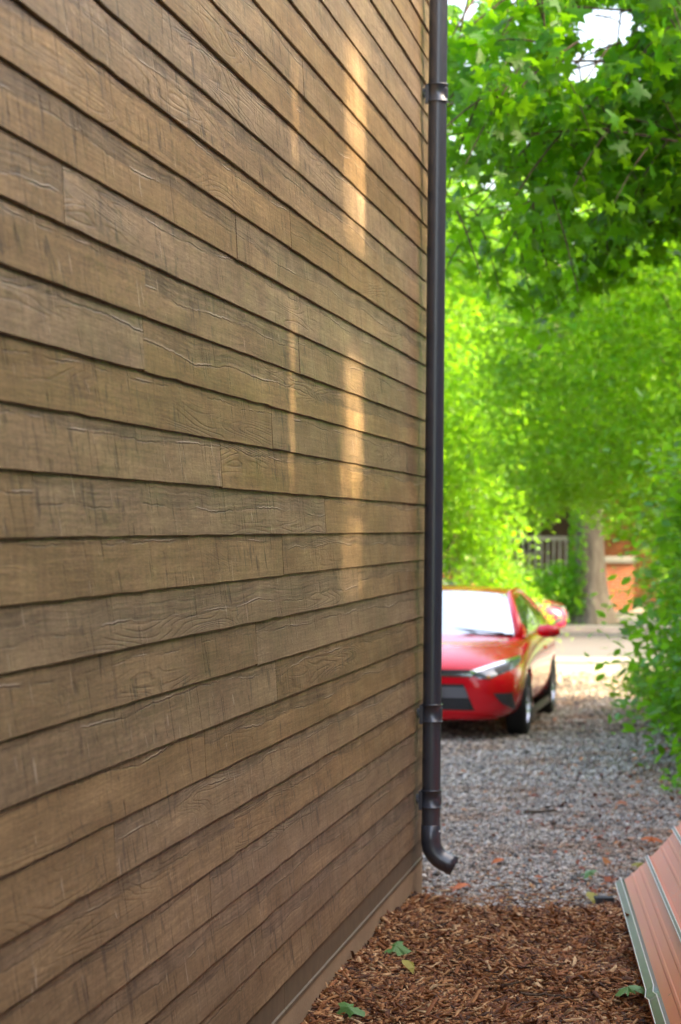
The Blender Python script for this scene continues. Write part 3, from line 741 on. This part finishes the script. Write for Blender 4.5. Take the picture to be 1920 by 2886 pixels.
car('red_hatchback', 'crimson car on the street past the red sedan mirror', (.40, .006, .06), at_depth(1320, 1792, 43.9) * Vector((1, 1, 0)) if False else Vector((1.78, 43.9, 0)), R(2), .80)
car('grey_green_sedan', 'dark grey green car parked behind the red sedan', (.05, .07, .06), Vector((.60, 31.6, 0)), hd, .95)

# ------------------------------------------------------------------ trees, shrubs, hedge
def clumps(n_cl, c, rad, per, sig, shell=.55, flat=.6):
    """clump centres in an ellipsoid (more of them near its skin), leaves gathered round each"""
    d = rng.normal(0, 1, (n_cl, 3)); d /= np.linalg.norm(d, axis=1)[:, None]
    r = rng.uniform(shell ** 3, 1, n_cl) ** (1/3)
    cc = np.asarray(c) + d * r[:, None] * np.asarray(rad)
    sz = rng.uniform(.6, 1.4, n_cl) * sig
    P = np.repeat(cc, per, 0) + rng.normal(0, 1, (n_cl * per, 3)) * np.repeat(sz, per)[:, None] * np.array([1, 1, flat])
    return cc, P
def limb(mb, p, q, r0, r1, n=6, wob=.12):
    p, q = Vector(p), Vector(q); L = (q - p).length; pts = []
    for i in range(n + 1):
        f = i / n; pts.append(p.lerp(q, f) + Vector((random.gauss(0, wob*L*.1), random.gauss(0, wob*L*.1), L * .08 * math.sin(f * math.pi))) * (1 if 0 < i < n else 0))
    mb.tube(pts, [r0 + (r1 - r0) * i / n for i in range(n + 1)], 7, cap=False)
def tree(name, label, base, h_trunk, r_trunk, c, rad, n_cl, per, sig, leaf, mat, bark, group, tpl=LEAF4, tf=LEAF4F, limbs=12, keep=None, flare=1.5, flat=.6, shell=.5, tilt=.9):
    root = empty(name, base); tag(root, label, 'tree', group)
    b = Vector(base)
    cc, P = clumps(n_cl, c, rad, per, sig, shell, flat)
    if keep is not None: P = P[keep(P)]
    # trunk with flared foot
    mb = MB(); nr, na = 16, 20; top = h_trunk; ph = [random.uniform(0, 6.28) for _ in range(3)]
    for i in range(nr + 1):
        z = -.1 + (top + .1) * i / nr; f = i / nr
        r_ = r_trunk * (1 - .28 * f) * (1 + (flare - 1) * math.exp(-max(z, 0) / .38))
        for k_ in range(na):
            a = 2*math.pi*k_/na
            rr = r_ * (1 + .13 * math.exp(-max(z, 0) / .6) * math.sin(4*a + ph[0]) + .05 * math.sin(3*a + ph[1] + z))
            mb.v.append((rr*math.cos(a) + .04*math.sin(z*1.1 + ph[2]), rr*math.sin(a), z))
    for i in range(nr):
        for k_ in range(na): mb.f.append((i*na + k_, i*na + (k_+1) % na, (i+1)*na + (k_+1) % na, (i+1)*na + k_))
    tr = mb.build('trunk', bark, root, True)
    lb = MB(); tp = Vector((0, 0, top - .1))
    order = sorted(range(len(cc)), key=lambda i: cc[i][2])
    pick = [order[int(j * (len(order) - 1) / max(1, limbs - 1))] for j in range(limbs)]
    for j in pick:
        e_ = Vector(cc[j]) - b; s_ = tp + Vector((random.uniform(-.1, .1), random.uniform(-.1, .1), 0)) * r_trunk
        mid = s_.lerp(e_, .5) + Vector((0, 0, .3))
        limb(lb, s_ - Vector((0, 0, .15)), mid, r_trunk * .45, r_trunk * .22); limb(lb, mid, e_, r_trunk * .22, r_trunk * .05)
    lb.build('branches', bark, root, True)
    sz = leaf * rng.uniform(.65, 1.35, len(P))
    cr = scatter('crown', P - np.array(base), sz, tpl, tf, mat, root, tilt=tilt); cr['kind'] = 'stuff'
    return root
# street tree beyond the road
tree('street_tree', 'big grey street tree with flared trunk standing behind the far kerb', (4.93, 47.4, .1), 4.6, .30, (4.9, 47.6, 7.1), (5.6, 4.5, 3.3), 330, 62, .50, .20, M['lime'], M['bark'], 'trees across the street', limbs=16, flare=1.9)
# trees behind, filling the view
far = [((14.0, 45.2, .1), 2.4, (13.6, 45.4, 4.6), (3.6, 3.2, 3.4), 'unseen round tree added to shade the street tree trunk'),  # out of view, added to throw shade on the street tree trunk
       ((.4, 55, .1), 3.0, (.6, 55, 5.6), (4.2, 3.6, 4.2), 'tall pale green tree left of the street tree'),
       ((10.2, 57, .1), 3.5, (10.0, 57, 6.0), (4.6, 4, 4.4), 'broad green tree behind the far brick house'),
       ((-6.5, 58, .1), 3.5, (-6.2, 58, 8.0), (5, 4, 6.2), 'rounded tree across the street behind the wooden house'),
       ((3.4, 76, .1), 4, (3.4, 76, 7), (6, 5, 5.2), 'distant tree above the far brick house roof'),
       ((12.5, 80, .1), 4, (12.5, 80, 7), (6, 5, 5.6), 'distant tree at the far end of the white driveway'),
       ((-6, 80, .1), 4, (-6, 80, 10), (7, 5, 8), 'distant tree hidden mostly by the house corner')]
for b, ht, c, rad, lab in far:
    tree('broadleaf_tree', lab, b, ht, .28, c, rad, 260, 55, .62, .27, M['far'], M['bark2'], 'trees across the street', limbs=8)
# fine leaved tree arching over the drive on the right
tree('arching_tree', 'fine leaved green tree arching over the drive past the hedge', (5.0, 29.5, 0), 2.0, .085, (4.40, 29.6, 3.75), (2.75, 2.8, 2.6), 560, 125, .26, .085, M['fine'], M['bark2'], 'trees along the drive', limbs=11, shell=.35, keep=lambda P: P[:, 2] > 2.1 - .9 * np.clip(P[:, 0] - 3.3, 0, 1.3) + .15 * np.sin(P[:, 0] * 7), flare=1.2)
# maple whose boughs hang over the drive
def maple():
    base = Vector((4.75, 18.2, 0)); root = empty('maple_tree', base)
    tag(root, 'maple with big lobed leaves hanging over the drive beside the downspout', 'tree', 'trees along the drive')
    limb_m = MB(); P = []; W = []
    mb = MB(); mb.tube([(0, 0, -.1), (.02, 0, .4), (.03, .02, 2.0), (-.05, 0, 3.6), (-.1, 0, 5.2), (-.1, .1, 7.5)], [.26, .19, .165, .15, .12, .06], 16); mb.build('trunk', M['bark2'], root, True)
    r_ = random.Random(5)
    def keep_leaf(Wd):
        low = 3.72 + .22 * np.sin(2.7 * Wd[:, 0] + .4) + .14 * np.sin(6.1 * Wd[:, 0] + 2) + .25 * np.clip(Wd[:, 0] - 1.7, 0, 2)
        k_ = Wd[:, 2] > low
        for (gx, gz, rx, rz) in ((1.66, 5.22, .13, .12), (1.83, 5.50, .24, .16), (.60, 5.36, .07, .26), (.68, 4.75, .09, .06), (.72, 4.38, .11, .05), (1.05, 4.02, .08, .06), (1.7, 4.22, .14, .06)):
            f = 16.8 / Wd[:, 1]        # openings run roughly along the drive
            k_ &= (((Wd[:, 0] * f - gx) / rx) ** 2 + (((Wd[:, 2] - 2) * f + 2 - gz) / rz) ** 2) > 1 + .35 * np.sin(Wd[:, 0] * 40)
        return k_
    # boughs reach left over the drive; twigs hang from them, leaves on the twigs
    nb = 0
    while nb < 52:
        z0 = r_.uniform(4.2, 7.2); yb = r_.uniform(-3.2, 2.2); reach = r_.uniform(2.6, 4.7)
        p0 = Vector((-.08, 0, z0)); p1 = Vector((-reach, yb, max(4.1, z0 + r_.uniform(-1.3, .6))))
        pts = []
        for i in range(9):
            f = i / 8; pts.append(p0.lerp(p1, f) + Vector((0, 0, .5 * math.sin(f*math.pi) * .8)) + Vector((r_.gauss(0, .08), r_.gauss(0, .08), r_.gauss(0, .07))))
        nb += 1; rr_ = [.03 * (1 - i / 8) ** 1.6 + .004 for i in range(9)]
        okp = keep_leaf(np.array([tuple(base + q) for q in pts]))
        last = 8
        for i in range(3, 9):
            if not okp[i]: last = i - 1; break
        limb_m.tube(pts[:last + 1], rr_[:last + 1], 6, cap=False)
        for tw in range(16):
            f = r_.uniform(.2, 1.0); i = min(7, int(f * 8)); s_ = pts[i].lerp(pts[i+1], f*8 - i)
            e_ = s_ + Vector((r_.uniform(-.6, .35), r_.uniform(-.5, .5), r_.uniform(-.75, .18)))
            if keep_leaf(np.array([tuple(base + s_.lerp(e_, q)) for q in (.5, 1)])).sum() < 2 and r_.random() < .8: continue
            tp = [s_.lerp(e_, q / 4) + Vector((0, 0, .04 * math.sin(q / 4 * 3.1))) for q in range(5)]
            limb_m.tube(tp, [.008, .007, .006, .005, .004], 4, cap=False)
            for lf in range(19):
                q = r_.uniform(.15, 1.08); c = s_.lerp(e_, q) + Vector((r_.gauss(0, .10), r_.gauss(0, .10), r_.gauss(-.05, .08)))
                P.append(c)
    P = np.array([tuple(p) for p in P])
    Wd = P + np.array(base)
    # ragged lower edge and a few openings in the crown
    keepm = keep_leaf(Wd)
    P = P[keepm]
    limb_m.build('branches', M['bark2'], root, True)
    cr = scatter('crown', P, rng.uniform(.095, .20, len(P)), MV, MF, M['maple'], root, tilt=.42, hang=1.0); cr['kind'] = 'stuff'
maple()
def bush(name, label, c, rad, n_cl, per, sig, leaf, mat, stems, group, tpl=LEAF4, tf=LEAF4F, cat='shrub', keep=None, shell=.4, tilt=.9, extra=None):
    base = Vector((c[0], c[1], 0)); root = empty(name, base); tag(root, label, cat, group)
    cc, P = clumps(n_cl, c, rad, per, sig, shell, .75)
    if extra is not None: P = np.concatenate([P, extra])
    P = P[P[:, 2] > .03]
    if keep is not None: P = P[keep(P)]
    sb = MB()
    for i in range(stems):
        e_ = Vector(cc[rng.integers(len(cc))]) - base; s_ = Vector((random.gauss(0, rad[0]*.18), random.gauss(0, rad[1]*.18), 0))
        limb(sb, s_, e_, .018, .006, 6, .3)
    sb.build('stems', M['bark2'], root, True)
    fo = scatter('foliage', P - np.array(base), leaf * rng.uniform(.6, 1.35, len(P)), tpl, tf, mat, root, tilt=tilt); fo['kind'] = 'stuff'
    return root
OVF = [tuple(range(8))]
# creeper hedge on the right
bush('creeper_hedge', 'leafy creeper hedge spilling onto the gravel with broad leaves', (3.52, 19.9, .62), (.95, 1.4, 1.0), 150, 44, .20, .105, M['creep'], 14, 'hedges beside the drive', OV, OVF, 'hedge', tilt=.8)
bush('creeper_hedge', 'taller creeper covered hedge under the arching tree', (4.12, 23.2, 1.15), (1.05, 1.9, 1.55), 230, 44, .24, .105, M['creep'], 16, 'hedges beside the drive', OV, OVF, 'hedge', tilt=.8)
bush('creeper_hedge', 'dark creeper growing up high behind the metal sheet side', (3.70, 21.0, 2.2), (.85, 1.2, 1.15), 130, 44, .22, .10, M['creep'], 10, 'hedges beside the drive', OV, OVF, 'hedge', tilt=.8)
bush('low_plant', 'small bright green plant on the soil beside the gravel', (2.98, 18.3, .18), (.40, .55, .22), 40, 30, .09, .075, M['creep'], 8, 'low plants by the gravel', OV, OVF, 'plant', tilt=.8)
bush('low_plant', 'low leafy plant at the hedge foot further along', (3.55, 25.6, .30), (.45, 1.2, .35), 50, 40, .13, .08, M['creep'], 8, 'low plants by the gravel', OV, OVF, 'plant', tilt=.8)
# shrubs at the street end
bush('tall_shrub', 'tall yellow green shrub standing at the street end of the drive', (1.75, 33.9, 3.3), (1.1, 1.0, 1.7), 210, 80, .24, .085, M['lime'], 9, 'shrubs at the street', shell=.3)
bush('shrub', 'pale green shrub with thin stems behind the red sedan roof', (1.6, 34.2, 1.2), (1.0, .6, 1.1), 150, 60, .18, .075, M['lime'], 14, 'shrubs at the street')
bush('shrub', 'rounded green shrub between the red sedan and footpath', (2.50, 34.3, .55), (.42, .45, .62), 60, 50, .14, .07, M['fine'], 8, 'shrubs at the street')
bush('shrub', 'ivy green shrub at the left foot of the street tree', (4.2, 47.6, .5), (.65, .6, .75), 80, 50, .16, .10, M['creep'], 6, 'shrubs across the street')
bush('shrub', 'clipped green shrub below the porch railing', (3.3, 50.5, .6), (.9, .5, .6), 80, 50, .18, .11, M['far'], 6, 'shrubs across the street')
bush('shrub', 'bushy green shrub right of the brick pier', (7.7, 52.0, .9), (1.2, .7, 1.0), 90, 50, .2, .12, M['far'], 6, 'shrubs across the street')
# ivy climbing the street tree trunk
n = 1500; a = rng.uniform(1.9, 4.4, n); z = rng.uniform(.2, 4.6, n); r_ = .34 + .25*np.exp(-z/.4) + rng.uniform(0, .10, n)
iv = scatter('ivy', np.stack([4.93 + r_*np.cos(a), 47.4 + r_*np.sin(a), z + .1], 1), .11*rng.uniform(.7, 1.3, n), LEAF4, LEAF4F, M['creep'], tilt=1.2)
tag(iv, 'ivy leaves climbing the street tree trunk', 'ivy', kind='stuff')

# ------------------------------------------------------------------ brick house across the street
M['brick'] = brick_material('orange_brick', (.46, .12, .045), (.36, .085, .035), (.34, .26, .2))
M['porchdark'] = plain('porch_shade_and_paint', (.045, .022, .018), .6); M['trim'] = plain('grey_trim', (.16, .165, .19), .6); M['cap'] = concrete('stone_cap', (.26, .25, .24), 2, .1)
bh = empty('brick_house', (5.0, 58, .1)); tag(bh, 'orange brick house with porch and railing across the street', 'house')
MB().box(-5.5, 5.0, 0, 8, 0, 6.4).build('wall', M['brick'], bh)
mb = MB(); mb.v = [(-5.9, -.5, 6.4), (5.4, -.5, 6.4), (5.4, 8.5, 6.4), (-5.9, 8.5, 6.4), (-.2, 4, 9.2)]; mb.f = [(0,1,4), (1,2,4), (2,3,4), (3,0,4), (3,2,1,0)]
mb.build('roof', plain('brown_shingle', (.09, .07, .06), .9), bh)
MB().box(-4.4, .55, -.03, -.004, .723, 2.745).build('porch_shade_panel', M['porchdark'], bh)  # dark panel stands in for the shade inside the porch
MB().box(-4.4, .55, -2.6, -.003, 0, .62).build('porch_base', M['porchdark'], bh)
MB().box(-4.5, .65, -2.7, -.003, .623, .72).build('porch_floor', M['trim'], bh)
pr = MB().box(-4.6, .75, -2.9, -.003, 2.75, 2.98).build('porch_roof', M['trim'], bh)
for x in (-4.3, -1.9, .45):
    MB().box(x - .06, x + .06, -2.62, -2.5, .722, 2.748).build('porch_post', M['trim'], bh)
rl = MB().box(-4.24, .38, -2.6, -2.53, 1.58, 1.68).build('railing', M['trim'], bh)
MB().box(-4.24, .38, -2.6, -2.53, .82, .89).build('bottom_rail', M['trim'], rl)
for i in range(33):
    x = -4.15 + i * .14
    if i == 0: b0 = MB().box(-.022, .022, -.02, .02, 0, .688).build('baluster', M['trim'], rl); b0.location = (x, -2.565, .891)
    else:
        c = b0.copy(); COL.objects.link(c); c.location = (x, -2.565, .891)
for x0, x1, z0, z1 in ((-3.6, -2.2, 1.3, 2.6), (-1.5, -.2, 1.2, 2.6), (-3.6, -2.2, 3.8, 5.4), (-1.0, .3, 3.8, 5.4), (2.3, 3.7, 1.4, 2.9), (2.3, 3.7, 3.8, 5.4)):
    f_ = MB().box(x0, x1, -.06, .02, z0, z1).build('window', M['trim'], bh)
    MB().box(x0 + .08, x1 - .08, -.068, -.055, z0 + .08, z1 - .08).build('pane', GLS, f_)
MB().box(-.05 + .1, .42, -.062, .02, .724, 2.7).build('door', M['porchdark'], bh)
pier = empty('brick_pier', (6.12, 54.2, .1)); tag(pier, 'orange brick garden pier with pale stone cap beside the street tree', 'pier')
MB().box(-.55, .45, -.3, .3, 0, 1.10).build('shaft', M['brick'], pier); bevel(MB().box(-.63, .53, -.38, .38, 1.10, 1.24).build('cap', M['cap'], pier), .02)

# ------------------------------------------------------------------ unseen house blocks added right of the drive to block and shape the sun
NB = {}
def sunblock(name, label, u0, u1, v0, v1, h, mat):
    root = empty(name, CN + D * u0 + NV * v0, RZ)
    tag(root, label, 'house')
    MB().box(0, u1 - u0, -(v1 - v0), 0, -.05, h).build('wall', mat, root)
    MB().box(0, u1 - u0, -(v1 - v0) , 0, h + .002, h + .25).build('roof', plain(name + '_roof', (.08, .08, .085), .7), root)
    x = 1.2
    while x < u1 - u0 - 1.5:
        for z in (1.2, 4.4):
            f_ = MB().box(x, x + 1.0, .003, .05, z, z + 1.5).build('window', M['trim'], root); MB().box(x + .07, x + .93, .045, .058, z + .07, z + 1.43).build('pane', GLS, f_)
        x += 3.1
    return root
pale = concrete('brown_render', (.20, .155, .115), 1.2, .08, .003)
SA, SB = -2.86, -2.30
sunblock('sunblock_house', 'unseen added brown neighbour house facing the wood wall', -20, -4.035, 5.6, 12, 8.0, pale)
sunblock('sunblock_annex', 'unseen added narrow block between the two neighbour houses', -3.975, SA, 5.6, 12, 8.0, pale)
sunblock('brick_sunblock_house', 'unseen added red brick neighbour house behind the hedge', SB, 16.0, 5.6, 12, 8.0, brick_material('red_brick', (.30, .10, .06), (.24, .08, .05), (.3, .25, .2)))
# unseen board screens added in the slots; their gaps shape the sun patches
TE = math.tan(SUN_EL); vz = lambda z: z + 5.75 * TE
def screen(ua, ub, opens, label):
    root = empty('sun_mask', CN + D * ua + NV * 5.75, RZ); tag(root, label, 'screen')
    zc = -.05
    for a, b in opens + [(99, 99)]:
        MB().box(.002, ub - ua - .002, -.02, .02, zc, min(vz(a), 8.0)).build('plank', M['bark2'], root)
        zc = vz(b)
screen(SA, SB, [(1.74, 1.80), (1.90, 1.965), (2.12, 2.66), (3.16, 3.95)], 'added wide board screen shaping sun beside the brick neighbour house')
screen(-4.035, -3.975, [(2.15, 2.75), (3.25, 3.60)], 'added narrow board screen shaping sun beside the added block')

n = 420  # unseen leaves added in the slot to break up the sun patches
V_ = rng.uniform(5.9, 9.0, n); zz = rng.uniform(1.7, 4.1, n) + V_ * TE; uu = SA + rng.beta(1.0, 1.7, n) * (SB - SA)
C_ = np.stack([CN.x + D.x*uu + NV.x*V_, CN.y + D.y*uu + NV.y*V_, zz], 1)
tag(scatter('sun_breakup_leaves', C_, rng.uniform(.05, .15, n), LEAF4, LEAF4F, M['creep'], tilt=1.2), 'added leaves breaking up sun in the slot between the neighbour houses', 'vine', kind='stuff')
